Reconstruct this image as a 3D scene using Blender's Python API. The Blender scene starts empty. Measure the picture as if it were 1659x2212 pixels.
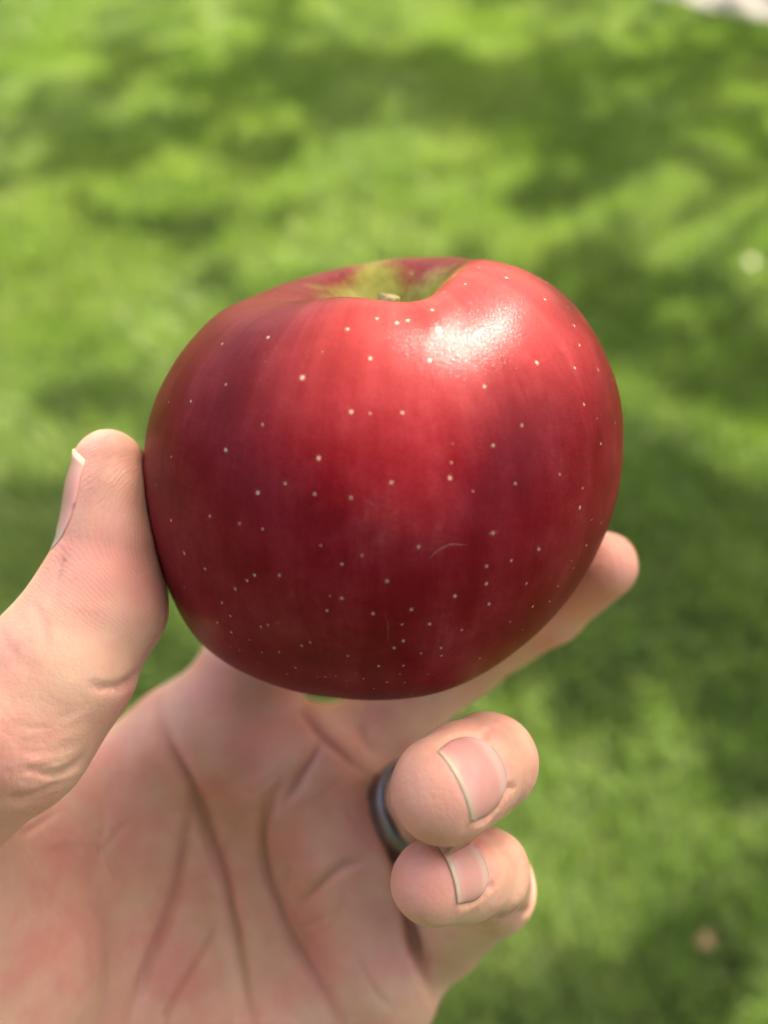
import bpy, math, random
import numpy as np
from mathutils import Vector, Matrix
from mathutils.bvhtree import BVHTree

rng = np.random.default_rng(7)
random.seed(7)
sc = bpy.context.scene
COL = sc.collection
R = math.radians

# ------------------------------------------------------------------ camera
PITCH = 48.0                     # degrees below the horizon
CAM_H = 1.35
HALF = 0.45                      # tan of half the horizontal field of view
cam = bpy.data.cameras.new('camera')
cam.sensor_fit = 'HORIZONTAL'
cam.sensor_width = 36.0
cam.lens = 18.0 / HALF
cam.clip_start = 0.01
cam.clip_end = 500
cam.dof.use_dof = True
cam.dof.focus_distance = 0.126
cam.dof.aperture_fstop = 10.6
cam_ob = bpy.data.objects.new('camera', cam)
COL.objects.link(cam_ob)
cam_ob.location = (0, 0, CAM_H)
cam_ob.rotation_euler = (R(90 - PITCH), 0, 0)
sc.camera = cam_ob
CM = Matrix.Translation((0, 0, CAM_H)) @ Matrix.Rotation(R(90 - PITCH), 4, 'X')
CR = np.array(CM.to_3x3())
CT = np.array((0, 0, CAM_H))

# ------------------------------------------------------------------ light
SUN_CAM = Vector((0.35, 0.88, 0.19)).normalized()      # towards the sun, camera axes
SUN = (CM.to_3x3() @ SUN_CAM).normalized()
elev = math.asin(SUN.z)
azim = math.atan2(SUN.x, SUN.y)
world = bpy.data.worlds.new('World')
sc.world = world
world.use_nodes = True
wn = world.node_tree.nodes
wl = world.node_tree.links
sky = wn.new('ShaderNodeTexSky')
sky.sky_type = 'NISHITA'
sky.sun_disc = False
sky.sun_elevation = elev
sky.sun_rotation = azim
sky.dust_density = 7.0
sky.ozone_density = 0.1
wl.new(sky.outputs[0], wn['Background'].inputs[0])
wn['Background'].inputs[1].default_value = 0.15
sun = bpy.data.lights.new('sun', 'SUN')
sun.energy = 3.8
sun.angle = R(0.55)
sun.color = (1.0, 0.91, 0.76)
sun_ob = bpy.data.objects.new('sun', sun)
COL.objects.link(sun_ob)
sun_ob.rotation_euler = (-SUN).to_track_quat('-Z', 'Y').to_euler()
sun_ob.location = (2, 3, 9)

vs = sc.view_settings
vs.view_transform = 'Standard'
vs.look = 'None'
vs.exposure = 2.2
vs.gamma = 1
sc.render.engine = 'CYCLES'
sc.cycles.use_denoising = True
sc.cycles.max_bounces = 6
sc.cycles.adaptive_threshold = 0.025
sc.cycles.transparent_max_bounces = 8
sc.cycles.sample_clamp_indirect = 6

# ------------------------------------------------------------------ helpers
def P(px, py, d):
    """photo pixel (1659 x 2212 frame) and depth in m -> camera space, mm"""
    s = HALF * d * 1000 / 829.5
    return np.array(((px - 829.5) * s, (1106 - py) * s, -d * 1000.0))

def to_px(p):
    d = -p[:, 2]
    s = HALF * d / 829.5
    return 829.5 + p[:, 0] / s, 1106 - p[:, 1] / s

def to_world(p):
    return (np.asarray(p) / 1000.0) @ CR.T + CT

def ground_hit(px, py):
    v = CR @ np.array(((px - 829.5) / 829.5 * HALF, (1106 - py) / 829.5 * HALF, -1.0))
    t = -CAM_H / v[2]
    return CT + v * t

def mesh_from(name, verts, faces, mat=None, smooth=True):
    me = bpy.data.meshes.new(name)
    me.from_pydata([tuple(map(float, v)) for v in verts], [], [tuple(map(int, f)) for f in faces])
    me.update()
    if mat:
        me.materials.append(mat)
    if smooth:
        me.polygons.foreach_set('use_smooth', np.ones(len(me.polygons), bool))
    return me

def fast_mesh(name, verts, tris, mat, smooth=True, n=3):
    me = bpy.data.meshes.new(name)
    me.vertices.add(len(verts))
    me.vertices.foreach_set('co', np.asarray(verts, np.float32).ravel())
    me.loops.add(len(tris) * n)
    me.loops.foreach_set('vertex_index', np.asarray(tris, np.int32).ravel())
    me.polygons.add(len(tris))
    me.polygons.foreach_set('loop_start', np.arange(0, len(tris) * n, n, dtype=np.int32))
    me.update(calc_edges=True)
    me.polygons.foreach_set('use_smooth', np.full(len(tris), smooth, bool))
    if mat:
        me.materials.append(mat)
    me.validate()
    return me

def add(name, me, parent=None, loc=None):
    o = bpy.data.objects.new(name, me)
    COL.objects.link(o)
    if parent:
        o.parent = parent
    if loc is not None:
        o.location = loc
    return o

def tag(o, label=None, cat=None, group=None, kind=None):
    for k, v in (('label', label), ('category', cat), ('group', group), ('kind', kind)):
        if v:
            o[k] = v
    return o

def attr(me, name, values):
    a = me.attributes.new(name, 'FLOAT', 'POINT')
    a.data.foreach_set('value', np.asarray(values, np.float32))

def material(name):
    m = bpy.data.materials.new(name)
    m.use_nodes = True
    nt = m.node_tree
    return m, nt, nt.nodes, nt.links, nt.nodes['Principled BSDF']

def node(nt, typ, **kw):
    n = nt.nodes.new(typ)
    for k, v in kw.items():
        if k.startswith('i_'):
            n.inputs[k[2:].replace('_', ' ')].default_value = v
        else:
            setattr(n, k, v)
    return n

def ramp(nt, stops, fac=None):
    n = nt.nodes.new('ShaderNodeValToRGB')
    el = n.color_ramp.elements
    while len(el) < len(stops):
        el.new(0.5)
    for e, (p, c) in zip(el, stops):
        e.position = p
        e.color = (*c, 1) if len(c) == 3 else c
    if fac is not None:
        nt.links.new(fac, n.inputs[0])
    return n

def mix(nt, a, b, fac, blend='MIX'):
    n = nt.nodes.new('ShaderNodeMix')
    n.data_type = 'RGBA'
    n.blend_type = blend
    for s, v in ((6, a), (7, b), (0, fac)):
        if hasattr(v, 'is_output'):
            nt.links.new(v, n.inputs[s])
        elif s == 0:
            n.inputs[0].default_value = v
        else:
            n.inputs[s].default_value = (*v, 1)
    return n.outputs[2]

def math_n(nt, op, a, b=None, c=None):
    n = nt.nodes.new('ShaderNodeMath')
    n.operation = op
    for i, v in enumerate((a, b, c)):
        if v is None:
            continue
        if hasattr(v, 'is_output'):
            nt.links.new(v, n.inputs[i])
        else:
            n.inputs[i].default_value = v
    return n.outputs[0]

def catmull(pts, n):
    pts = np.asarray(pts, float)
    q = np.vstack((2 * pts[0] - pts[1], pts, 2 * pts[-1] - pts[-2]))
    out = []
    for i in range(len(pts) - 1):
        p0, p1, p2, p3 = q[i:i + 4]
        for t in np.linspace(0, 1, n, endpoint=False):
            out.append(0.5 * ((2 * p1) + (p2 - p0) * t + (2 * p0 - 5 * p1 + 4 * p2 - p3) * t * t + (3 * p1 - p0 - 3 * p2 + p3) * t ** 3))
    out.append(pts[-1])
    return np.array(out)

def unit(v):
    v = np.asarray(v, float)
    return v / np.linalg.norm(v)

# ------------------------------------------------------------------ materials
def mat_lawn():
    m, nt, ns, ln, b = material('lawn_soil')
    tc = node(nt, 'ShaderNodeTexCoord')
    n1 = node(nt, 'ShaderNodeTexNoise', i_Scale=3.0, i_Detail=6.0)
    n2 = node(nt, 'ShaderNodeTexNoise', i_Scale=60.0, i_Detail=4.0)
    ln.new(tc.outputs['Object'], n1.inputs['Vector'])
    ln.new(tc.outputs['Object'], n2.inputs['Vector'])
    r1 = ramp(nt, [(0.3, (0.045, 0.065, 0.014)), (0.7, (0.075, 0.10, 0.022))], n1.outputs[0])
    c = mix(nt, r1.outputs[0], (0.05, 0.05, 0.02), math_n(nt, 'MULTIPLY', n2.outputs[0], 0.5))
    ln.new(c, b.inputs['Base Color'])
    b.inputs['Roughness'].default_value = 0.9
    return m

def mat_blade(name, stops, trans=0.45, rough=0.45):
    m, nt, ns, ln, b = material(name)
    a = node(nt, 'ShaderNodeAttribute', attribute_name='tint')
    r = ramp(nt, stops, a.outputs['Fac'])
    ln.new(r.outputs[0], b.inputs['Base Color'])
    b.inputs['Roughness'].default_value = rough
    b.inputs['Specular IOR Level'].default_value = 0.35
    t = node(nt, 'ShaderNodeBsdfTranslucent')
    tcol = mix(nt, r.outputs[0], (1.0, 1.15, 0.45), 1.0, 'MULTIPLY')
    ln.new(tcol, t.inputs[0])
    ms = node(nt, 'ShaderNodeMixShader')
    ms.inputs[0].default_value = trans
    ln.new(b.outputs[0], ms.inputs[1])
    ln.new(t.outputs[0], ms.inputs[2])
    ln.new(ms.outputs[0], nt.nodes['Material Output'].inputs[0])
    return m

def mat_path():
    m, nt, ns, ln, b = material('pale_concrete')
    tc = node(nt, 'ShaderNodeTexCoord')
    n1 = node(nt, 'ShaderNodeTexNoise', i_Scale=6.0, i_Detail=8.0)
    ln.new(tc.outputs['Object'], n1.inputs['Vector'])
    r = ramp(nt, [(0.3, (0.12, 0.108, 0.09)), (0.7, (0.22, 0.195, 0.16))], n1.outputs[0])
    ln.new(r.outputs[0], b.inputs['Base Color'])
    b.inputs['Roughness'].default_value = 0.85
    bp = node(nt, 'ShaderNodeBump', i_Strength=0.4, i_Distance=0.003)
    n2 = node(nt, 'ShaderNodeTexNoise', i_Scale=150.0, i_Detail=4.0)
    ln.new(tc.outputs['Object'], n2.inputs['Vector'])
    ln.new(n2.outputs[0], bp.inputs['Height'])
    ln.new(bp.outputs[0], b.inputs['Normal'])
    return m

def mat_bark():
    m, nt, ns, ln, b = material('bark')
    tc = node(nt, 'ShaderNodeTexCoord')
    mp = node(nt, 'ShaderNodeMapping')
    mp.inputs['Scale'].default_value = (14, 14, 3)
    n1 = node(nt, 'ShaderNodeTexNoise', i_Scale=1.0, i_Detail=6.0)
    ln.new(tc.outputs['Object'], mp.inputs[0])
    ln.new(mp.outputs[0], n1.inputs['Vector'])
    r = ramp(nt, [(0.35, (0.045, 0.032, 0.022)), (0.7, (0.16, 0.12, 0.09))], n1.outputs[0])
    ln.new(r.outputs[0], b.inputs['Base Color'])
    b.inputs['Roughness'].default_value = 0.9
    bp = node(nt, 'ShaderNodeBump', i_Strength=0.8, i_Distance=0.02)
    ln.new(n1.outputs[0], bp.inputs['Height'])
    ln.new(bp.outputs[0], b.inputs['Normal'])
    return m

def mat_apple():
    m, nt, ns, ln, b = material('apple_skin')
    tc = node(nt, 'ShaderNodeTexCoord')
    O = tc.outputs['Object']
    sep = node(nt, 'ShaderNodeSeparateXYZ')
    ln.new(O, sep.inputs[0])
    # flushed streaks that run from stem to calyx
    stk = node(nt, 'ShaderNodeAttribute', attribute_name='meridian')
    lat = node(nt, 'ShaderNodeAttribute', attribute_name='latitude')
    cav = node(nt, 'ShaderNodeAttribute', attribute_name='cavity')
    cyl = node(nt, 'ShaderNodeCombineXYZ')
    sx = math_n(nt, 'SINE', stk.outputs['Fac'])
    cx = math_n(nt, 'COSINE', stk.outputs['Fac'])
    ln.new(sx, cyl.inputs[0]); ln.new(cx, cyl.inputs[1])
    ln.new(math_n(nt, 'MULTIPLY', lat.outputs['Fac'], 0.22), cyl.inputs[2])
    s1 = node(nt, 'ShaderNodeTexNoise', i_Scale=7.0, i_Detail=4.0, i_Roughness=0.55, i_Distortion=0.3)
    ln.new(cyl.outputs[0], s1.inputs['Vector'])
    s2 = node(nt, 'ShaderNodeTexNoise', i_Scale=45.0, i_Detail=4.0)
    ln.new(cyl.outputs[0], s2.inputs['Vector'])
    big = node(nt, 'ShaderNodeTexNoise', i_Scale=85.0, i_Detail=8.0, i_Roughness=0.68)
    ln.new(O, big.inputs['Vector'])
    fine = node(nt, 'ShaderNodeTexNoise', i_Scale=3600.0, i_Detail=2.0)
    ln.new(O, fine.inputs['Vector'])
    f = math_n(nt, 'ADD', math_n(nt, 'MULTIPLY', s1.outputs[0], 0.36), math_n(nt, 'MULTIPLY', big.outputs[0], 0.64))
    f = math_n(nt, 'ADD', f, math_n(nt, 'MULTIPLY', math_n(nt, 'SUBTRACT', s2.outputs[0], 0.5), 0.10))
    f = math_n(nt, 'ADD', f, math_n(nt, 'MULTIPLY', math_n(nt, 'SUBTRACT', fine.outputs[0], 0.5), 0.22))
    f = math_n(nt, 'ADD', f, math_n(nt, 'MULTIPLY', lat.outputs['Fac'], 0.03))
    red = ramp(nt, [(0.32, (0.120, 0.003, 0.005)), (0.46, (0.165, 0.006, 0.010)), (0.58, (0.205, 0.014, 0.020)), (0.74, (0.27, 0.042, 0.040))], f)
    # brighter, thinner flush towards the stem
    top = node(nt, 'ShaderNodeMapRange', i_From_Min=0.35, i_From_Max=0.85)
    ln.new(lat.outputs['Fac'], top.inputs[0])
    tf = math_n(nt, 'MULTIPLY', top.outputs[0], math_n(nt, 'MULTIPLY', s1.outputs[0], 0.42))
    c = mix(nt, red.outputs[0], (0.42, 0.10, 0.075), tf)
    # yellow green in the stem hollow with a ragged, rayed edge
    ce = math_n(nt, 'ADD', cav.outputs['Fac'], math_n(nt, 'MULTIPLY', math_n(nt, 'MULTIPLY', math_n(nt, 'SUBTRACT', big.outputs[0], 0.5), 1.1), math_n(nt, 'MINIMUM', math_n(nt, 'MULTIPLY', cav.outputs['Fac'], 3.0), 1.0)))
    ce = math_n(nt, 'ADD', ce, math_n(nt, 'MULTIPLY', math_n(nt, 'SUBTRACT', s2.outputs[0], 0.5), 0.22))
    cm = node(nt, 'ShaderNodeMapRange', i_From_Min=0.26, i_From_Max=0.60)
    ln.new(ce, cm.inputs[0])
    yg = ramp(nt, [(0.35, (0.17, 0.20, 0.03)), (0.65, (0.36, 0.30, 0.06))], big.outputs[0])
    c = mix(nt, c, yg.outputs[0], cm.outputs[0])
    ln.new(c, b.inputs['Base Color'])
    b.inputs['Roughness'].default_value = 0.30
    b.inputs['IOR'].default_value = 1.40
    b.inputs['Coat Weight'].default_value = 0.11
    b.inputs['Coat IOR'].default_value = 1.42
    b.inputs['Specular IOR Level'].default_value = 0.06
    b.inputs['Coat Roughness'].default_value = 0.15
    b.inputs['Subsurface Weight'].default_value = 0.12
    b.inputs['Subsurface Radius'].default_value = (1.0, 0.25, 0.15)
    b.inputs['Subsurface Scale'].default_value = 0.0015
    hb = math_n(nt, 'ADD', math_n(nt, 'MULTIPLY', fine.outputs[0], 0.40), math_n(nt, 'MULTIPLY', big.outputs[0], 0.6))
    bp = node(nt, 'ShaderNodeBump', i_Strength=0.22, i_Distance=0.0004)
    ln.new(hb, bp.inputs['Height'])
    ln.new(bp.outputs[0], b.inputs['Normal'])
    peel = node(nt, 'ShaderNodeTexNoise', i_Scale=5200.0, i_Detail=1.0)
    ln.new(O, peel.inputs['Vector'])
    bc = node(nt, 'ShaderNodeBump', i_Strength=0.35, i_Distance=0.00012)
    ln.new(peel.outputs[0], bc.inputs['Height'])
    ln.new(bp.outputs[0], bc.inputs['Normal'])
    ln.new(bc.outputs[0], b.inputs['Coat Normal'])
    rr = node(nt, 'ShaderNodeMapRange', i_To_Min=0.36, i_To_Max=0.46)
    ln.new(big.outputs[0], rr.inputs[0])
    ln.new(rr.outputs[0], b.inputs['Roughness'])
    return m

def mat_lenticel():
    m, nt, ns, ln, b = material('lenticel')
    a = node(nt, 'ShaderNodeAttribute', attribute_name='core')
    r = ramp(nt, [(0.0, (0.50, 0.12, 0.09)), (0.6, (0.55, 0.28, 0.19)), (1.0, (0.64, 0.43, 0.30))], a.outputs['Fac'])
    ln.new(r.outputs[0], b.inputs['Base Color'])
    b.inputs['Roughness'].default_value = 0.45
    al = ramp(nt, [(0.0, (0, 0, 0)), (0.5, (0.28, 0.28, 0.28)), (0.95, (0.95, 0.95, 0.95))], a.outputs['Fac'])
    ln.new(al.outputs[0], b.inputs['Alpha'])
    return m

def mat_stem():
    m, nt, ns, ln, b = material('stem_wood')
    tc = node(nt, 'ShaderNodeTexCoord')
    n1 = node(nt, 'ShaderNodeTexNoise', i_Scale=900.0, i_Detail=4.0)
    ln.new(tc.outputs['Object'], n1.inputs['Vector'])
    r = ramp(nt, [(0.30, (0.14, 0.08, 0.03)), (0.55, (0.52, 0.40, 0.17))], n1.outputs[0])
    ln.new(r.outputs[0], b.inputs['Base Color'])
    b.inputs['Roughness'].default_value = 0.7
    return m

def mat_skin():
    m, nt, ns, ln, b = material('skin')
    tc = node(nt, 'ShaderNodeTexCoord')
    O = tc.outputs['Object']
    pink = node(nt, 'ShaderNodeAttribute', attribute_name='pink')
    crease = node(nt, 'ShaderNodeAttribute', attribute_name='crease')
    n1 = node(nt, 'ShaderNodeTexNoise', i_Scale=70.0, i_Detail=4.0, i_Roughness=0.6)
    n2 = node(nt, 'ShaderNodeTexNoise', i_Scale=300.0, i_Detail=4.0)
    n3 = node(nt, 'ShaderNodeTexNoise', i_Scale=1500.0, i_Detail=3.0)
    for n in (n1, n2, n3):
        ln.new(O, n.inputs['Vector'])
    base = ramp(nt, [(0.32, (0.71, 0.435, 0.28)), (0.5, (0.70, 0.37, 0.255)), (0.66, (0.68, 0.285, 0.21))], n1.outputs[0])
    c = mix(nt, base.outputs[0], (0.70, 0.275, 0.205), math_n(nt, 'MULTIPLY', pink.outputs['Fac'], 0.75))
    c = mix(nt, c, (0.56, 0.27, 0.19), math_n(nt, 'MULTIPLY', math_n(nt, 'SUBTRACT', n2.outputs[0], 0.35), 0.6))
    c = mix(nt, c, (0.40, 0.15, 0.10), math_n(nt, 'MULTIPLY', crease.outputs['Fac'], 0.5))  # shade of the folds painted into the skin colour, with a redder tint
    ln.new(c, b.inputs['Base Color'])
    b.inputs['Roughness'].default_value = 0.48
    b.inputs['Specular IOR Level'].default_value = 0.4
    b.inputs['Subsurface Weight'].default_value = 0.45
    b.inputs['Subsurface Radius'].default_value = (1.0, 0.38, 0.2)
    b.inputs['Subsurface Scale'].default_value = 0.0014
    # friction ridges: contour lines of a warped field wrap round pads and tips
    rd = node(nt, 'ShaderNodeAttribute', attribute_name='ridge')
    ra = node(nt, 'ShaderNodeAttribute', attribute_name='ridge_amount')
    wob = math_n(nt, 'ADD', rd.outputs['Fac'], math_n(nt, 'MULTIPLY', n2.outputs[0], 2.2))
    wv = math_n(nt, 'SINE', math_n(nt, 'MULTIPLY', wob, 2 * math.pi))
    h = math_n(nt, 'MULTIPLY', math_n(nt, 'MULTIPLY', wv, ra.outputs['Fac']), 0.11)
    h = math_n(nt, 'ADD', h, math_n(nt, 'MULTIPLY', n3.outputs[0], 0.4))
    vor = node(nt, 'ShaderNodeTexVoronoi', i_Scale=900.0, feature='DISTANCE_TO_EDGE')
    ln.new(O, vor.inputs['Vector'])
    h = math_n(nt, 'ADD', h, math_n(nt, 'MULTIPLY', math_n(nt, 'MINIMUM', vor.outputs['Distance'], 0.15), 0.9))
    h = math_n(nt, 'ADD', h, math_n(nt, 'MULTIPLY', n2.outputs[0], 1.4))
    bp = node(nt, 'ShaderNodeBump', i_Strength=0.6, i_Distance=0.0002)
    ln.new(h, bp.inputs['Height'])
    ln.new(bp.outputs[0], b.inputs['Normal'])
    return m

def mat_nail():
    m, nt, ns, ln, b = material('fingernail')
    a = node(nt, 'ShaderNodeAttribute', attribute_name='along')
    r = ramp(nt, [(0.0, (0.60, 0.38, 0.31)), (0.20, (0.62, 0.38, 0.32)), (0.32, (0.60, 0.29, 0.245)), (0.80, (0.60, 0.27, 0.225)), (0.94, (0.60, 0.32, 0.24)), (0.97, (0.62, 0.44, 0.29)), (1.0, (0.64, 0.47, 0.32))], a.outputs['Fac'])
    ln.new(r.outputs[0], b.inputs['Base Color'])
    b.inputs['Roughness'].default_value = 0.27
    b.inputs['Subsurface Weight'].default_value = 0.3
    b.inputs['Subsurface Radius'].default_value = (1.0, 0.5, 0.35)
    b.inputs['Subsurface Scale'].default_value = 0.001
    return m

def mat_metal():
    m, nt, ns, ln, b = material('dark_metal')
    b.inputs['Base Color'].default_value = (0.24, 0.23, 0.225, 1)
    b.inputs['Metallic'].default_value = 1.0
    tc = node(nt, 'ShaderNodeTexCoord')
    n1 = node(nt, 'ShaderNodeTexNoise', i_Scale=500.0, i_Detail=3.0)
    ln.new(tc.outputs['Object'], n1.inputs['Vector'])
    rr = node(nt, 'ShaderNodeMapRange', i_To_Min=0.28, i_To_Max=0.42)
    ln.new(n1.outputs[0], rr.inputs[0])
    ln.new(rr.outputs[0], b.inputs['Roughness'])
    return m

def mat_plain(name, col, rough=0.6):
    m, nt, ns, ln, b = material(name)
    tc = node(nt, 'ShaderNodeTexCoord')
    n1 = node(nt, 'ShaderNodeTexNoise', i_Scale=120.0, i_Detail=4.0)
    ln.new(tc.outputs['Object'], n1.inputs['Vector'])
    c = mix(nt, tuple(x * 0.7 for x in col), tuple(min(1, x * 1.2) for x in col), n1.outputs[0])
    ln.new(c, b.inputs['Base Color'])
    b.inputs['Roughness'].default_value = rough
    return m

# ------------------------------------------------------------------ ground, path, grass
lawn_mat = mat_lawn()
S = 120.0
lawn = add('lawn', mesh_from('lawn', [(-S, -S, 0), (S, -S, 0), (S, S, 0), (-S, S, 0)], [(0, 1, 2, 3)], lawn_mat, False))
tag(lawn, 'mown green lawn under dappled tree shade', 'lawn', kind='structure')

# pale path that crosses the top corner of the view
pa = ground_hit(1370, -6)
pb = ground_hit(1672, 66)
pdir = (pb - pa) / np.linalg.norm(pb - pa)
pn = np.array((-pdir[1], pdir[0], 0))
if pn[1] < 0:
    pn = -pn
PATH_A, PATH_N = pa, pn
ring = []
L0, L1, WID = -9.0, 9.0, 1.3
nseg = 60
vv = []
for i in range(nseg + 1):
    t = L0 + (L1 - L0) * i / nseg
    e0 = pa + pdir * t + pn * (0.025 * math.sin(t * 5.1) + 0.02 * math.sin(t * 11.3 + 1))
    e1 = pa + pdir * t + pn * (WID + 0.02 * math.sin(t * 4.3))
    for e, z in ((e0, -0.03), (e0, 0.022), (e0 + pn * 0.012, 0.028), (e1, 0.028), (e1 + pn * 0.01, -0.03)):
        vv.append((e[0], e[1], z))
ff = []
for i in range(nseg):
    for k in range(4):
        a = i * 5 + k
        ff.append((a, a + 5, a + 6, a + 1))
path = add('path', mesh_from('path', vv, ff, mat_path(), False))
tag(path, 'pale concrete path beyond the lawn', 'path', kind='structure')

# grass blades
def value_noise(x, y, scale, seed):
    r = np.random.default_rng(seed).random((64, 64))
    u, v = x * scale, y * scale
    i, j = np.floor(u).astype(int), np.floor(v).astype(int)
    fu, fv = u - i, v - j
    fu, fv = fu * fu * (3 - 2 * fu), fv * fv * (3 - 2 * fv)
    g = lambda a, b_: r[a % 64, b_ % 64]
    return (g(i, j) * (1 - fu) + g(i + 1, j) * fu) * (1 - fv) + (g(i, j + 1) * (1 - fu) + g(i + 1, j + 1) * fu) * fv

def grass():
    N = 420000
    y = 0.05 + 6.2 * rng.random(N) ** 1.15
    half = 0.55 + 0.62 * y
    x = (rng.random(N) * 2 - 1) * half
    keep = rng.random(N) < np.clip(half / 3.2, 0.3, 1)
    side = (x - PATH_A[0]) * PATH_N[0] + (y - PATH_A[1]) * PATH_N[1]
    keep &= ~((side > 0.0) & (side < WID))
    x, y = x[keep], y[keep]
    n_near = len(x)
    ex, ey = rng.uniform(-4.6, 4.9, 230000), rng.uniform(-3.0, 6.6, 230000)      # the lawn to either side
    sd = (ex - PATH_A[0]) * PATH_N[0] + (ey - PATH_A[1]) * PATH_N[1]
    far = ((np.abs(ex) > 0.53 + 0.62 * np.maximum(ey, 0)) | (ey < 0.05)) & ~((sd > 0) & (sd < WID))
    x, y = np.r_[x, ex[far]], np.r_[y, ey[far]]
    n = len(x)
    print('grass blades', n_near, n)
    clump = value_noise(x, y, 9.0, 1) * 0.6 + value_noise(x, y, 23.0, 2) * 0.4
    h = (0.024 + 0.034 * rng.random(n)) * (0.6 + 0.9 * clump)
    w = 0.0016 + 0.0016 * rng.random(n)
    w[n_near:] *= 2.2
    h[n_near:] *= 1.2
    a = rng.random(n) * 2 * np.pi
    lean = (0.25 + 0.9 * rng.random(n)) * h
    flow = value_noise(x, y, 2.2, 3) * 6.28
    dx = np.cos(a) * 0.7 + np.cos(flow) * 0.5
    dy = np.sin(a) * 0.7 + np.sin(flow) * 0.5
    wx, wy = -np.sin(a), np.cos(a)
    z0 = np.zeros(n)
    v = np.stack((
        np.stack((x - wx * w, y - wy * w, z0), 1),
        np.stack((x + wx * w, y + wy * w, z0), 1),
        np.stack((x + dx * lean * .35 - wx * w * .9, y + dy * lean * .35 - wy * w * .9, h * .6), 1),
        np.stack((x + dx * lean * .35 + wx * w * .9, y + dy * lean * .35 + wy * w * .9, h * .6), 1),
        np.stack((x + dx * lean, y + dy * lean, h), 1)), 1).reshape(-1, 3)
    b0 = np.arange(n)[:, None] * 5
    t = np.concatenate((b0 + [0, 1, 3], b0 + [0, 3, 2], b0 + [2, 3, 4]), 0)
    me = fast_mesh('grass', v, t, mat_blade('grass_blade', [
        (0.0, (0.125, 0.20, 0.040)), (0.45, (0.225, 0.315, 0.080)), (0.8, (0.345, 0.405, 0.15)), (0.93, (0.38, 0.37, 0.11)), (1.0, (0.44, 0.37, 0.18))]), True)
    tint = np.clip(0.22 + 0.30 * rng.random(n) + 0.35 * (value_noise(x, y, 4.0, 5) - 0.3) + (rng.random(n) < 0.05) * 0.4, 0, 1)
    attr(me, 'tint', np.repeat(tint, 5))
    o = add('grass', me)
    tag(o, 'short green grass blades covering the lawn', 'grass', kind='stuff')
grass()

# ------------------------------------------------------------------ shade trees
# light (+) and shade (-) patches on the lawn: centre and radii in the photograph's frame, then cast onto the ground
PATCH = [
    (120, 300, 190, 75, -1.0), (210, 350, 130, 60, -.8), (480, 205, 210, 60, -.8), (760, 165, 160, 55, -1.0), (1010, 210, 240, 70, -.9),
    (1280, 290, 240, 60, -.8), (1180, 430, 110, 60, -1.3), (1300, 640, 80, 110, -1.2), (430, 505, 150, 50, -.9), (240, 585, 160, 35, -.5),
    (1500, 800, 150, 90, -.7), (1400, 1120, 130, 190, -.8), (50, 1170, 170, 90, -1.0), (1520, 1290, 160, 110, -.8), (1290, 1390, 150, 60, -.8), (150, 830, 110, 60, -.4),
    (1450, 2150, 330, 130, -.8), (1620, 1720, 80, 90, -.6), (1290, 1760, 90, 120, -.3), (1600, 160, 170, 60, -.6), (1400, 90, 90, 30, -.3), (320, 150, 90, 50, -.5), (340, 1330, 60, 60, -.4),
    (1150, 160, 170, 40, -.5), (1450, 2030, 120, 60, -.4), (1180, 1510, 60, 60, -.4),
    (450, 85, 110, 60, .9), (90, 190, 110, 40, 1.0), (880, 40, 130, 65, 1.1), (60, 40, 110, 60, .9), (250, 410, 200, 80, .9), (60, 510, 170, 110, 1.0), (640, 450, 160, 70, 1.0),
    (710, 340, 130, 60, .9), (920, 480, 80, 50, .8), (1050, 340, 150, 45, .9), (1360, 470, 130, 50, .7), (1550, 500, 130, 80, .9), (1230, 500, 80, 50, .4),
    (100, 700, 210, 110, 1.0), (320, 640, 150, 60, .6), (1480, 900, 110, 60, .8), (1610, 590, 60, 60, 1.0), (1530, 1600, 230, 150, .35), (1500, 1850, 220, 130, .7), (30, 960, 160, 110, .9),
    (1590, 1030, 90, 80, .6), (1200, 190, 80, 30, .4), (280, 235, 70, 35, .6), (1080, 90, 100, 40, .6), (1350, 70, 120, 40, .5), (700, 550, 260, 60, .6), (1230, 1480, 160, 60, .4), (1350, 1640, 120, 80, .4),
    (1240, 1960, 160, 80, .2), (560, 600, 200, 60, .5),
]
PATCH = np.array(PATCH, float)

def light_field(gx, gy):
    """how much sun a ground point gets, about -1.5 .. 1.5"""
    p = (np.stack((gx, gy, np.zeros_like(gx)), 1) - CT) @ CR
    d = np.maximum(-p[:, 2], 0.05)
    px = 829.5 + p[:, 0] / d / HALF * 829.5
    py = 1106 - p[:, 1] / d / HALF * 829.5
    f = np.zeros(len(gx))
    for cx, cy, rx, ry, a in PATCH:
        f += a * np.exp(-(((px - cx) / rx) ** 2 + ((py - cy) / ry) ** 2) * 0.9)
    f = f * 0.8 + 0.5 * (value_noise(gx + 9, gy + 4, 3.1, 11) - 0.5) + 1.5 * (value_noise(gx, gy, 8.5, 12) - 0.5) + 1.1 * (value_noise(gx, gy, 15.0, 13) - 0.5)
    return f

leaf_mat = mat_blade('tree_leaf', [(0.0, (0.035, 0.075, 0.012)), (0.5, (0.06, 0.12, 0.02)), (1.0, (0.10, 0.16, 0.03))], 0.35, 0.5)
bark_mat = mat_bark()

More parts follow.
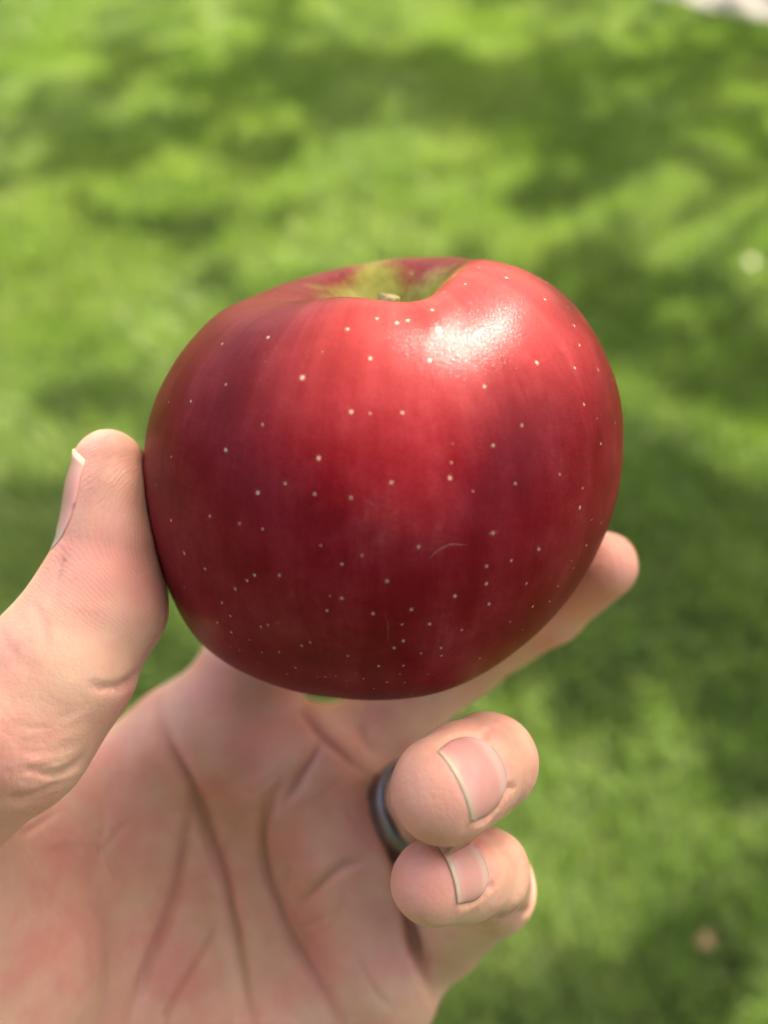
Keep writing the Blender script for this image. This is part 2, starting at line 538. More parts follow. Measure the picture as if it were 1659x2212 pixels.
def leaves_mesh(name, c, size):
    n = len(c)
    u = rng.normal(size=(n, 3)); u[:, 2] *= 0.5
    u /= np.linalg.norm(u, axis=1)[:, None]
    t = rng.normal(size=(n, 3))
    v = np.cross(u, t); v /= np.linalg.norm(v, axis=1)[:, None]
    w = np.cross(u, v)
    L = size * (0.75 + 0.5 * rng.random(n))[:, None]
    pts = np.stack((c - u * L * .5, c + v * L * .28 - u * L * .05 + w * L * .05, c + u * L * .55, c - v * L * .28 - u * L * .05 + w * L * .05), 1).reshape(-1, 3)
    b0 = np.arange(n)[:, None] * 4
    tri = np.concatenate((b0 + [0, 1, 2], b0 + [0, 2, 3]), 0)
    me = fast_mesh(name, pts, tri, leaf_mat, False)
    attr(me, 'tint', np.repeat(rng.random(n), 4))
    return me

def tube(path, radii, seg=10):
    path = np.asarray(path, float)
    v, f = [], []
    for i, p in enumerate(path):
        d = unit(path[min(i + 1, len(path) - 1)] - path[max(i - 1, 0)])
        a = unit(np.cross(d, (0.3, 0.9, 0.1)))
        b_ = np.cross(d, a)
        for k in range(seg):
            th = 2 * math.pi * k / seg
            v.append(p + (a * math.cos(th) + b_ * math.sin(th)) * radii[i])
        if i:
            for k in range(seg):
                f.append(((i - 1) * seg + k, (i - 1) * seg + (k + 1) % seg, i * seg + (k + 1) % seg, i * seg + k))
    v.append(path[-1]); n = len(v) - 1
    m = (len(path) - 1) * seg
    for k in range(seg):
        f.append((m + k, m + (k + 1) % seg, n))
    return v, f

def tree(base, top, crown_pts, label, limbs):
    base = np.array(base, float); top = np.array(top, float)
    e = bpy.data.objects.new('shade_tree', None)
    COL.objects.link(e); e.location = base
    tag(e, label, 'tree')
    V, F = [], []
    def put(pts, rad):
        v, f = tube(pts, rad)
        o = len(V); V.extend([p - base for p in v]); F.extend([tuple(i + o for i in q) for q in f])
    mid = (base + top) / 2 + np.array((0.08, -0.05, 0))
    put(catmull([base, base + (0, 0, .35), mid, top], 6), np.linspace(0.27, 0.12, 19))
    for tx in limbs:
        tx = np.array(tx, float)
        s = base + (top - base) * rng.uniform(0.55, 0.98)
        m_ = (s + tx) / 2 + np.array((0, 0, 0.35))
        put(catmull([s, m_, tx], 6), np.linspace(0.035, 0.008, 13))
    add('trunk', mesh_from('trunk', V, F, bark_mat), e)
    add('crown', leaves_mesh('crown', crown_pts - base, 0.115), e)
    return e

def canopy(n, gx0, gx1, gy0, gy1, z0, z1):
    """leaf positions whose shade falls on the given piece of ground"""
    gx = rng.uniform(gx0, gx1, n); gy = rng.uniform(gy0, gy1, n)
    z = rng.uniform(z0, z1, n)
    f = light_field(gx, gy)
    keep = rng.random(n) < 1 / (1 + np.exp((f + 0.27) * 10))
    gx, gy, z = gx[keep], gy[keep], z[keep]
    c = np.stack((gx + SUN.x / SUN.z * z, gy + SUN.y / SUN.z * z, z), 1)
    # open sky between the sun and the hand
    hand = to_world(P(700, 1300, .15))
    rel = c - hand
    along = rel @ np.array(SUN)
    off = np.linalg.norm(rel - along[:, None] * np.array(SUN), axis=1)
    return c[(off > 0.30) | (rng.random(len(c)) < 0.22)]

ca = canopy(130000, -2.6, 3.4, -1.7, 6.6, 2.7, 4.6)
trunk_a = np.array((4.9, 7.3, 0.0))
tree_a = tree(trunk_a, (3.9, 6.0, 4.4), ca, 'broad leafy tree standing across the lawn beyond the top edge',
     [(1.0, 3.2, 4.4), (2.2, 5.4, 5.2), (0.4, 5.0, 4.6), (3.2, 3.6, 4.7), (4.6, 7.6, 5.2), (1.8, 7.0, 5.0), (5.4, 5.4, 4.9)])
# loose leaves added across the sun's rays to shade parts of hand and apple
SHADE = [(180, 1180, .131), (170, 1330, .128), (100, 1470, .122), (30, 1600, .120), (470, 790, .135), (430, 960, .128), (400, 1150, .128),
         (430, 1720, .175), (620, 1900, .175), (330, 1850, .165), (480, 1480, .18), (700, 2080, .172), (420, 2060, .172), (250, 1720, .16), (520, 2200, .17), (760, 1800, .17), (960, 1640, .115), (1000, 1720, .113), (1040, 1640, .125), (1110, 1620, .14), (1095, 1560, .14), (1345, 1175, .162)]
sv = np.array(SUN)
tw = []
for x_, y_, d_ in SHADE:
    c_ = to_world(P(x_, y_, d_)[None])[0]
    for k in range(2):
        tw.append(c_ + sv * rng.uniform(0.75, 1.5) + rng.normal(size=3) * 0.004)
tw = np.array(tw)
V, F = [], []
e1_ = unit(np.cross(sv, (0, 0, 1))); e2_ = np.cross(sv, e1_)
for c_ in tw:
    a_ = rng.random() * 6.28
    u_ = unit(e1_ * math.cos(a_) + e2_ * math.sin(a_) + sv * rng.normal() * 0.25)
    v_ = unit(np.cross(u_, sv + rng.normal(size=3) * 0.25)); w_ = np.cross(u_, v_)
    L_ = rng.uniform(0.030, 0.042); o_ = len(V)
    V += [c_ - u_ * L_ * .5 - trunk_a, c_ + v_ * L_ * .30 + w_ * L_ * .06 - trunk_a, c_ + u_ * L_ * .5 - trunk_a, c_ - v_ * L_ * .30 + w_ * L_ * .06 - trunk_a]
    F += [(o_, o_ + 1, o_ + 2), (o_, o_ + 2, o_ + 3)]
sme = mesh_from('shading_leaf_mesh', V, F, leaf_mat, False)
attr(sme, 'tint', rng.random(len(V)))
tag(add('shading_leaves', sme, tree_a), kind='stuff')
nb = 34000  # second tree, added out of view to darken what the apple reflects
u = rng.normal(size=(nb, 3)); u /= np.linalg.norm(u, axis=1)[:, None]
cb = np.array((-0.6, -3.2, 4.6)) + u * (rng.random(nb) ** 0.4)[:, None] * np.array((4.2, 2.9, 2.6))
tree((-2.2, -4.4, 0), (-1.2, -3.6, 4.2), cb, 'added leafy tree behind the photographer, blocks the sky',
     [(0.6, -2.0, 4.6), (-2.6, -2.2, 5.0), (1.4, -4.2, 5.2), (-0.4, -3.2, 6.0), (-3.0, -4.6, 5.0)])

# added leafy screen, out of view: keeps low sky out of the apple's reflections
nh = 40000
hs = rng.uniform(0, 1, nh)
side = rng.choice(3, nh, p=(0.36, 0.32, 0.32))
hz = 2.3 * rng.random(nh) ** 0.85
jit = rng.normal(size=nh) * 0.28
hx = np.where(side == 0, -4.8 + 9.6 * hs, np.where(side == 1, -4.9 + jit, 5.2 + jit))
hy = np.where(side == 0, -3.4 + jit, -3.4 + 10.5 * hs)
hc = np.stack((hx, hy, hz + 0.12 * np.sin(hx * 3 + hy * 2)), 1)
hb = np.array((0, -3.4, 0.0))
sky_screen = bpy.data.objects.new('sky_screen', None)
COL.objects.link(sky_screen); sky_screen.location = hb
tag(sky_screen, 'added leafy screen around three sides of the lawn, blocks the low sky', 'sky_screen')
add('foliage', leaves_mesh('foliage', hc - hb, 0.13), sky_screen)

# ------------------------------------------------------------------ apple
AC = P(830, 1035, .150)                     # centre, camera mm
AX = unit((0.0, 0.93, 0.33))              # stem direction
AXX = unit(np.cross((0, 1, 0.2), AX)); 
AXX = unit(np.array((1, 0, 0)) - AX * AX[0])
AXY = np.cross(AX, AXX)                     # points away from the viewer
AR = 41.0
prof = catmull([(0, .38), (.05, .40), (.10, .48), (.155, .60), (.235, .73), (.34, .81), (.45, .845), (.58, .83), (.72, .745), (.86, .57), (.955, .33), (1.0, .06),
                (.985, -.20), (.92, -.44), (.81, -.64), (.66, -.80), (.50, -.895), (.37, -.92), (.26, -.89), (.15, -.81), (.06, -.76), (0, -.75)], 8)
NT = 256
th = np.arange(NT) / NT * 2 * np.pi
pr, pz = prof[:, 0], prof[:, 1]
NR = len(prof)
# th = 0 right, -90 deg towards the viewer (AXY points away)
rr_ = pr[:, None] * np.ones(NT)[None]
zz_ = pz[:, None] * np.ones(NT)[None]
lob = 0.010 * np.cos(5 * th + 0.5) + 0.012 * np.cos(3 * th + 1.1)
wt = np.clip((pz - 0.1) / 0.7, 0, 1)[:, None] * np.clip(pr / 0.25, 0, 1)[:, None]
wb = np.clip((-pz - 0.3) / 0.6, 0, 1)[:, None]
rr_ = rr_ * (1 + lob[None] * (0.4 + wt + wb))
front = np.cos(th + np.pi / 2)              # 1 towards the viewer
right = np.cos(th)
def bump(a0, w):
    d = np.angle(np.exp(1j * (th - a0)))
    return np.exp(-(d / w) ** 2)
top_h = 0.085 * bump(R(-8), R(42)) - 0.070 * bump(R(-75), R(27)) - 0.045 * bump(R(-150), R(55)) + 0.010 * bump(R(80), R(50))
zz_ = zz_ + wt * top_h[None]
zz_ = zz_ + wb * (0.012 * np.cos(5 * th))[None]
loc = np.stack((rr_ * np.cos(th), rr_ * np.sin(th), zz_), -1).reshape(-1, 3) * AR
BAS = np.stack((AXX, AXY, AX), 1)           # columns
apple_cam = loc @ BAS.T + AC
OUT = np.array([(640, 603), (560, 632), (480, 668), (415, 730), (370, 792), (335, 862), (317, 925), (309, 1000), (312, 1060), (322, 1130), (343, 1215), (370, 1290), (402, 1350), (440, 1397),
                (500, 1441), (560, 1470), (650, 1498), (730, 1509), (800, 1513), (870, 1510), (930, 1501), (990, 1482), (1050, 1452), (1125, 1398), (1200, 1328), (1250, 1265), (1290, 1195), (1322, 1120),
                (1341, 1040), (1348, 960), (1345, 890), (1330, 818), (1306, 760), (1280, 710), (1243, 660), (1200, 620), (1160, 594), (1120, 576), (1080, 563), (1030, 556), (960, 554), (880, 556), (820, 562), (760, 574), (700, 587)], float)
CX, CY = 830.0, 1035.0
oa = np.arctan2(-(OUT[:, 1] - CY), OUT[:, 0] - CX)
orad = np.hypot(OUT[:, 1] - CY, OUT[:, 0] - CX)
srt = np.argsort(oa)
oa, orad = oa[srt], orad[srt]
tgt = lambda a: np.interp(a, np.r_[oa - 2 * np.pi, oa, oa + 2 * np.pi], np.r_[orad, orad, orad])
for it in range(4):
    px, py = to_px(apple_cam)
    a = np.arctan2(-(py - CY), px - CX)
    r_ = np.hypot(px - CX, py - CY)
    NB = 144
    bi = ((a + np.pi) / (2 * np.pi) * NB).astype(int) % NB
    mx = np.zeros(NB)
    np.maximum.at(mx, bi, r_)
    bc = (np.arange(NB) + 0.5) / NB * 2 * np.pi - np.pi
    fac = tgt(bc) / mx
    ker = np.array([1, 2, 3, 2, 1]) / 9.0
    fac = np.convolve(np.r_[fac[-2:], fac, fac[:2]], ker, 'valid')
    fv = np.interp(a, np.r_[bc - 2 * np.pi, bc, bc + 2 * np.pi], np.r_[fac, fac, fac])
    w = np.clip(r_ / np.interp(a, np.r_[bc - 2 * np.pi, bc, bc + 2 * np.pi], np.r_[mx, mx, mx]), 0, 1)
    fe = 1 + (fv - 1) * w ** 2
    d = -apple_cam[:, 2]
    s = HALF * d / 829.5
    ccx, ccy = (CX - 829.5) * s, (1106 - CY) * s
    apple_cam[:, 0] = ccx + (apple_cam[:, 0] - ccx) * fe
    apple_cam[:, 1] = ccy + (apple_cam[:, 1] - ccy) * fe
apple_loc = (apple_cam - AC) @ BAS          # back to apple axes, mm
idx = np.arange(NR * NT).reshape(NR, NT)
fa = []
A0 = idx[:-1]; A1 = idx[1:]
q = np.stack((A0, np.roll(A0, -1, 1), np.roll(A1, -1, 1), A1), -1).reshape(-1, 4)[:, ::-1]
# poles: collapse to single points
apple_loc[idx[0]] = apple_loc[idx[0]].mean(0)
apple_loc[idx[-1]] = apple_loc[idx[-1]].mean(0)
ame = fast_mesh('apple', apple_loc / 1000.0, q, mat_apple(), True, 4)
attr(ame, 'meridian', np.tile(th, NR))
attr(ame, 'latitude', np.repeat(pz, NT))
cavity = np.where(pz[:, None] > 0, np.clip(1 - (pr[:, None] - 0.09) / (0.33 + 0.26 * bump(R(95), R(17)) + 0.08 * bump(R(150), R(20)))[None], 0, 1), 0)
attr(ame, 'cavity', cavity.ravel())
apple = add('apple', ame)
CM3 = CM.to_3x3()
rot = CM3 @ Matrix([list(r) for r in BAS])
apple.matrix_world = Matrix.Translation(Vector(to_world(AC[None])[0])) @ rot.to_4x4()
tag(apple, 'shiny dark red apple with pale dots held in the hand', 'apple')
apple_cam = apple_loc @ BAS.T + AC
abvh = BVHTree.FromPolygons([Vector(v) for v in apple_cam], [tuple(map(int, f)) for f in q])

# stem stub: short, woody, broken off, leaning to one side
sb = np.array((0, 0, .40 * AR - 1.0))
sp = catmull([sb, sb + (0.1, -0.3, 4.5), sb + (0.0, -0.6, 11.0), sb + (0.9, -1.0, 16.0)], 5)
v, f = tube(sp, np.r_[np.linspace(1.9, 1.35, 11), np.linspace(1.4, 1.9, 5)] * 0.9, 10)
v = np.array(v); v += rng.normal(size=v.shape) * 0.12
sm = mesh_from('stem', v / 1000.0, f, mat_stem())
add('stem', sm, apple)

# lenticels (pale dots) of the skin
T1 = [(857, 545), (557, 588), (1375, 492, 1.3), (1567, 422), (581, 853), (1080, 808, 1.5), (1523, 684), (353, 962, 1.1), (207, 968, .8), (820, 1115), (1398, 1032), (1522, 1043, .5), (580, 1280), (225, 1325, .8), (1187, 1335), (968, 1500), (789, 1560), (1160, 1568, .8), (1398, 1593), (126, 1510, .8), (80, 1575, .8), (107, 1000, .8), (152, 870, .8), (700, 340, .7), (910, 285, .7), (1050, 288, .9), (780, 290, .6), (1300, 145, .8), (1210, 640, .5), (840, 700, .4)]
T2 = [(105, 452), (175, 436), (375, 492, 1.5), (335, 367), (640, 520, 1.2), (318, 697), (140, 1037), (675, 868), (1018, 712), (1265, 745), (1325, 985), (920, 1120), (732, 1250), (450, 1465), (877, 1500), (70, 1493), (1167, 1440), (1315, 1530, .8), (1435, 1240), (1298, 1652, .8), (1297, 598), (1262, 470), (1070, 297), (820, 157), (550, 198), (415, 250), (1080, 188), (1220, 350), (1417, 757), (1515, 825), (1530, 1105), (1583, 1215), (1410, 1075, .6), (600, 1550, .5), (460, 1365, .5), (470, 1240, .4), (500, 40, .8), (640, 90, .8)]
T3 = [(476, 218), (670, 268, .8), (820, 304, .8), (224, 247), (310, 462), (445, 563, .8), (768, 605, .8), (720, 640, .8), (930, 605), (641, 694), (555, 785, .8), (610, 870, .8), (525, 915, .7), (617, 977, .6), (735, 1027, .7), (810, 940, .8), (855, 930, .6), (1075, 1065, .8), (1132, 1043, .8), (1338, 532), (1338, 755), (1240, 836), (1541, 855, .9), (1376, 1132, .7), (1578, 1198, .8), (815, 1107, .7), (928, 1105, .8), (670, 1093, .6), (610, 1072, .6), (1035, 1208, .7), (982, 1248, .7), (1178, 1268, .7), (1230, 1268, .7), (1298, 1264, .7), (1370, 1290, .7), (1430, 1246, .6), (1478, 1280, .8), (1545, 1345, .7), (1630, 1302, .6), (1365, 1335, .6), (1275, 1358, .6), (1445, 1378, .6), (1200, 410, .7), (1470, 475, .6), (790, 1175, .6), (225, 555, .8), (310, 683, .6), (1260, 740, .4)]
T4 = [(245, 420, .8), (730, 330, 1.2), (1030, 435), (850, 510), (690, 545), (688, 660, .8), (950, 658, .9), (482, 740), (705, 793), (198, 828), (138, 926, .8), (317, 924, .8), (527, 962), (146, 1033), (85, 1080), (392, 1080, .8), (262, 1114, .7), (395, 1130, .8), (990, 810, .9), (842, 910, .9), (925, 960, .8), (985, 998, .8), (1100, 775, .8), (1113, 845, .8), (1155, 678, .8), (1280, 645, .8), (1245, 510, .8), (1258, 558, .8), (1340, 410, .9), (1437, 262, .9), (1375, 243, .9), (1297, 165), (645, 1147, .8), (780, 1108, .6), (815, 1140, .6), (146, 1195, .7), (305, 1248, .7), (125, 1250, .7), (375, 1270, .5), (155, 1303, .7), (40, 1303, .6), (240, 1330, .6), (540, 1255, .5), (660, 1220, .6), (708, 1213, .6), (200, 1380, .6), (65, 1378, .6), (270, 1385, .5), (410, 1340, .5), (1500, 182, .8), (40, 643), (1195, 775, .5)]
dots = []
for T, ox, oy in ((T1, 296.2, 548.6), (T2, 822.9, 548.6), (T3, 296.2, 1042.3), (T4, 822.9, 1042.3)):
    for t in T:
        dots.append((ox + t[0] * .3307, oy + t[1] * .3307, t[2] if len(t) > 2 else 1.0))
hits = []
for x, y, s in dots:
    d = Vector(P(x, y, 1.0)).normalized()
    h, nrm, _, _ = abvh.ray_cast(Vector((0, 0, 0)), d)
    if h is not None:
        hits.append((np.array(h), np.array(nrm), s))
# the side that the photograph does not show carries them too
for i in range(420):
    k = rng.integers(0, NT); j = int(rng.integers(20, NR - 14))
    p_ = apple_cam[idx[j, k]]
    n_ = unit(p_ - AC)
    if n_ @ unit(-AC) > 0.1 or rng.random() > pr[j]:
        continue
    h, nrm, _, _ = abvh.find_nearest(Vector(p_))
    hits.append((np.array(h), np.array(nrm), 0.6 + 0.5 * rng.random()))
for i in range(260):                        # smaller and denser towards the calyx
    k = rng.integers(0, NT); j = int(rng.integers(int(NR * 0.66), NR - 30))
    h, nrm, _, _ = abvh.find_nearest(Vector(apple_cam[idx[j, k]] + rng.normal(size=3) * 0.6))
    hits.append((np.array(h), np.array(nrm), rng.uniform(0.3, 0.6)))
V, F, C = [], [], []
for h, nrm, s in hits:
    n_ = unit(nrm)
    if n_ @ unit(h - AC) < 0:
        n_ = -n_
    a = unit(np.cross(n_, AX)); b_ = np.cross(n_, a)
    o = len(V)
    rad = 0.47 * s * rng.uniform(0.75, 1.15)
    cs_ = rng.uniform(0.8, 1.0); V.append(h + n_ * 0.05); C.append(cs_)
    for k, (rf, cf) in enumerate(((0.34, 0.8), (1.0, 0.0))):
        for j in range(8):
            t = 2 * math.pi * j / 8
            q_ = h + (a * math.cos(t) + b_ * math.sin(t) * rng.uniform(1, 1.25)) * rad * rf * rng.uniform(.8, 1.2)
            g, gn, _, _ = abvh.find_nearest(Vector(q_))
            gn = np.array(gn)
            gn = gn if gn @ n_ > 0 else -gn
            V.append(np.array(g) + gn * (0.045 if k == 0 else 0.03)); C.append(cf * cs_)
    for j in range(8):
        j2 = (j + 1) % 8
        F.append((o, o + 1 + j, o + 1 + j2))
        F.append((o + 1 + j, o + 9 + j, o + 9 + j2)); F.append((o + 1 + j, o + 9 + j2, o + 1 + j2))
V = (np.array(V) - AC) @ BAS / 1000.0
lm = mesh_from('lenticels', V, F, mat_lenticel())
attr(lm, 'core', C)
tag(add('lenticels', lm, apple), kind='stuff')

# pale scratches in the skin
def scratch(pts, width, strength=0.6):
    pts = catmull(pts, 8)
    V, F, C = [], [], []
    prev = None
    for i, (x, y) in enumerate(pts):
        t = pts[min(i + 1, len(pts) - 1)] - pts[max(i - 1, 0)]
        nn = np.array((-t[1], t[0])) / np.linalg.norm(t)
        wd = width * math.sin(math.pi * (i + 0.4) / (len(pts) - 0.2)) + 0.4
        row = []
        for k, cf in ((-1, 0.0), (0, strength), (1, 0.0)):
            d = Vector(P(x + nn[0] * wd * k, y + nn[1] * wd * k, 1.0)).normalized()
            h, nrm, _, _ = abvh.ray_cast(Vector((0, 0, 0)), d)
            V.append(np.array(h) - np.array(d) * 0.045); C.append(cf)
            row.append(len(V) - 1)
        if prev:
            F.append((prev[0], prev[1], row[1], row[0])); F.append((prev[1], prev[2], row[2], row[1]))
        prev = row
    me = mesh_from('scratch', (np.array(V) - AC) @ BAS / 1000.0, F, lm.materials[0])
    attr(me, 'core', C)
    tag(add('scratch', me, apple), 'pale curved scratch in the apple skin')
scratch([(929, 1206), (945, 1190), (972, 1177), (1007, 1176)], 3.0, 0.62)
scratch([(831, 1322), (838, 1350), (838, 1390)], 2.0, 0.40)
scratch([(789, 1081), (800, 1085), (809, 1091)], 2.0, 0.5)
scratch([(1055, 1156), (1063, 1150), (1075, 1150)], 3.0, 0.72)
scratch([(592, 1345), (600, 1344), (605, 1346)], 1.5, 0.6)

# ------------------------------------------------------------------ hand
# one implicit body: chains of tapered capsules (camera mm) blended like flesh
def cap(a, b, ra, rb):
    return (np.asarray(a, float), np.asarray(b, float), float(ra), float(rb))

def chain(*pts):
    """pts: (px, py, d, r)"""
    c = [(P(x, y, d), r) for x, y, d, r in pts]
    return [cap(c[i][0], c[i + 1][0], c[i][1], c[i + 1][1]) for i in range(len(c) - 1)]

PALM = []
PALM += chain((415, 1600, .190, 11.5), (150, 2000, .193, 13), (-130, 2420, .196, 15))      # index metacarpal
PALM += chain((655, 1700, .191, 11.5), (330, 2060, .196, 14), (-60, 2470, .198, 15))      # middle
PALM += chain((775, 1870, .188, 11.0), (440, 2160, .195, 14), (10, 2520, .198, 15))       # ring
PALM += chain((838, 2112, .180, 9.5), (560, 2290, .188, 13), (80, 2580, .194, 16))        # little
PALM += chain((-190, 1850, .134, 12), (-40, 2090, .158, 19), (40, 2420, .180, 20))         # thenar
PALM += chain((800, 2170, .179, 9), (560, 2380, .181, 15), (200, 2620, .185, 18))         # hypothenar
PALM += chain((500, 1620, .184, 8.5), (690, 1705, .184, 8.5), (785, 1880, .179, 8.5), (825, 2070, .173, 8.5))  # pads below the fingers
PALM += chain((350, 1610, .188, 8.5), (140, 1760, .176, 10), (-90, 1870, .155, 12))        # web towards the thumb
PALM += chain((260, 1830, .186, 12), (120, 2150, .182, 15))
PALM += chain((560, 1572, .192, 6), (740, 1600, .196, 6))
W0 = P(-40, 2520, .196)
PALM += [cap(W0 + (-10, 4, 4), W0 + (-75, -75, 45), 25, 27), cap(W0 + (14, -10, 4), W0 + (-52, -95, 45), 24, 27),
         cap(W0 + (-64, -86, 45), W0 + (-118, -160, 92), 31, 37)]

FING = {
    'thumb': (chain((236, 1002, .1375, 5.5), (238, 1080, .1370, 6.2), (236, 1180, .1360, 7.3), (211, 1312, .1345, 10.1), (122, 1455, .1300, 10.9), (24, 1585, .1270, 11.5), (-210, 1790, .131, 12.5)), 3.0, 1.6),
    'index': (chain((415, 1600, .190, 10.5), (540, 1445, .190, 10.2), (700, 1290, .205, 9.6), (880, 1135, .209, 8.4), (1000, 990, .204, 7.0)), 3.0, 6.0),
    'middle': (chain((655, 1700, .191, 10.0), (830, 1560, .198, 9.6), (1000, 1420, .196, 9.2), (1180, 1305, .179, 8.0), (1305, 1222, .166, 6.5)), 3.0, 4.0),
    'ring': (chain((775, 1870, .190, 10.0), (870, 1770, .182, 9.0), (1022, 1668, .163, 9.0), (1056, 1648, .134, 7.3), (1010, 1674, .1265, 7.4), (957, 1706, .1195, 7.4)), 2.5, 2.2),
    'little': (chain((838, 2112, .186, 8.8), (952, 2010, .177, 8.6), (1056, 1916, .158, 8.0), (1050, 1884, .138, 6.6), (1000, 1892, .1305, 6.4), (938, 1904, .1235, 6.2)), 2.5, 1.8),
}

def sd_cap(p, c):
    a, b, ra, rb = c
    ba = (b - a).astype(np.float32)
    pa_ = p - a.astype(np.float32)
    bb = float(ba @ ba)
    m = pa_ @ ba
    t = np.clip(m / bb, 0, 1)
    q2 = np.einsum('ij,ij->i', pa_, pa_) - 2 * t * m + t * t * bb
    return np.sqrt(np.maximum(q2, 0)) - (ra + (rb - ra) * t)

def smin(a, b, k):
    h = np.maximum(k - np.abs(a - b), 0) / k
    return np.minimum(a, b) - h * h * k * 0.25

def sdf(p):
    p = p.astype(np.float32)
    d = None
    for c in PALM:
        e = sd_cap(p, c)
        d = e if d is None else smin(d, e, 12.0)
    out = d
    for name, (cs, k, kp) in FING.items():
        f = None
        for c in cs:
            e = sd_cap(p, c)
            f = e if f is None else smin(f, e, k)
        blended = smin(d, f, kp)
        out = smin(out, blended, 0.5) if False else np.minimum(out, blended)
    return out

def sdf_big(p):
    o = np.empty(len(p), np.float32)
    for i in range(0, len(p), 400000):
        o[i:i + 400000] = sdf(p[i:i + 400000])
    return o

def sdf_finger(p, name):
    p = p.astype(np.float32)
    cs, k, _ = FING[name]
    f = None
    for c in cs:
        e = sd_cap(p, c)
        f = e if f is None else smin(f, e, k)
    return f

def surface():
    vox, B = 1.25, 8
    allc = PALM + [c for f in FING.values() for c in f[0]]
    lo = np.min([np.minimum(c[0] - c[2], c[1] - c[3]) for c in allc], 0) - 6
    hi = np.max([np.maximum(c[0] + c[2], c[1] + c[3]) for c in allc], 0) + 6
    nb_ = np.ceil((hi - lo) / (vox * B)).astype(int)
    g = np.stack(np.meshgrid(*[np.arange(n) for n in nb_], indexing='ij'), -1).reshape(-1, 3)
    cen = lo + (g + 0.5) * vox * B
    cd = sdf_big(cen.astype(np.float32))
    act = np.abs(cd) < vox * B * 0.87 + 4
    dims = nb_ * B
    vol = np.repeat(np.repeat(np.repeat(np.where(cd < 0, -9, 9).astype(np.float32).reshape(nb_), B, 0), B, 1), B, 2)
    lg = np.stack(np.meshgrid(*[np.arange(B)] * 3, indexing='ij'), -1).reshape(-1, 3)
    ga = g[act]
    ijk = (ga[:, None, :] * B + lg[None]).reshape(-1, 3)
    vals = sdf_big((lo + ijk * vox).astype(np.float32))
    vol[ijk[:, 0], ijk[:, 1], ijk[:, 2]] = vals
    ins = vol < 0
    cnt = np.zeros(tuple(dims - 1), np.int8)
    for dx in (0, 1):
        for dy in (0, 1):
            for dz in (0, 1):
                cnt += ins[dx:dims[0] - 1 + dx, dy:dims[1] - 1 + dy, dz:dims[2] - 1 + dz]
    mixc = (cnt > 0) & (cnt < 8)
    vid = np.full(mixc.shape, -1, np.int32)
    cells = np.argwhere(mixc)
    vid[mixc] = np.arange(len(cells))
    verts = lo + (cells + 0.5) * vox
    quads = []
    for ax in range(3):
        sl0 = [slice(1, -1)] * 3; sl1 = [slice(1, -1)] * 3
        sl0[ax] = slice(0, -1); sl1[ax] = slice(1, None)
        a_, b2 = ins[tuple(sl0)], ins[tuple(sl1)]
        e = np.argwhere(a_ != b2)
        flip = a_[a_ != b2]
        off = np.ones(3, int); off[ax] = 0
        e = e + off
        o1, o2 = [i for i in range(3) if i != ax]
        def cell(d1, d2):
            c = e.copy(); c[:, o1] -= d1; c[:, o2] -= d2
            return vid[c[:, 0], c[:, 1], c[:, 2]]
        qd = np.stack((cell(1, 1), cell(0, 1), cell(0, 0), cell(1, 0)), 1)
        if ax == 1:
            flip = ~flip
        qd[~flip] = qd[~flip][:, ::-1]
        quads.append(qd)
    quads = np.concatenate(quads)
    quads = quads[(quads >= 0).all(1)]
    return verts, quads

def mesh_normals(v, f):
    n = np.zeros_like(v)
    fn = np.cross(v[f[:, 2]] - v[f[:, 0]], v[f[:, 3]] - v[f[:, 1]])
    for k in range(4):
        np.add.at(n, f[:, k], fn)
    return n / np.maximum(np.linalg.norm(n, axis=1), 1e-9)[:, None]

hv, hq = surface()
for it in range(3):
    d_ = sdf_big(hv.astype(np.float32))
    hv = hv - mesh_normals(hv, hq) * np.clip(d_, -1, 1)[:, None]
tmp = fast_mesh('hand_tmp', hv, hq, None, True, 4)
tob = add('hand_tmp', tmp)
md = tob.modifiers.new('s', 'SUBSURF'); md.levels = 1; md.render_levels = 1
dg = bpy.context.evaluated_depsgraph_get()
hme = bpy.data.meshes.new_from_object(tob.evaluated_get(dg))
bpy.data.objects.remove(tob)
hme.name = 'hand'
nv = len(hme.vertices)
hv = np.empty(nv * 3, np.float32); hme.vertices.foreach_get('co', hv); hv = hv.reshape(-1, 3).astype(np.float64)
hf = np.empty(len(hme.loops), np.int32); hme.loops.foreach_get('vertex_index', hf); hf = hf.reshape(-1, 4)
hn = mesh_normals(hv, hf)
near_ = hv[:, 1] > -150
hv[near_] -= hn[near_] * np.clip(sdf_big(hv[near_].astype(np.float32)), -.6, .6)[:, None]
hn = mesh_normals(hv, hf)
hpx, hpy = to_px(hv)
hd = -hv[:, 2]
view = -hv / np.linalg.norm(hv, axis=1)[:, None]
facing = (hn * view).sum(1)

def seg_dist(px, py, pts):
    pts = np.asarray(pts, float)
    best = np.full(len(px), 1e9); arc = np.zeros(len(px))
    L = np.r_[0, np.cumsum(np.hypot(*np.diff(pts, axis=0).T))]
    for i in range(len(pts) - 1):
        a, b2 = pts[i], pts[i + 1]
        ba = b2 - a
        t = np.clip(((px - a[0]) * ba[0] + (py - a[1]) * ba[1]) / (ba @ ba), 0, 1)
        d = np.hypot(px - a[0] - t * ba[0], py - a[1] - t * ba[1])
        m = d < best
        best[m] = d[m]; arc[m] = (L[i] + t[m] * np.hypot(*ba)) / L[-1]
    return best, arc

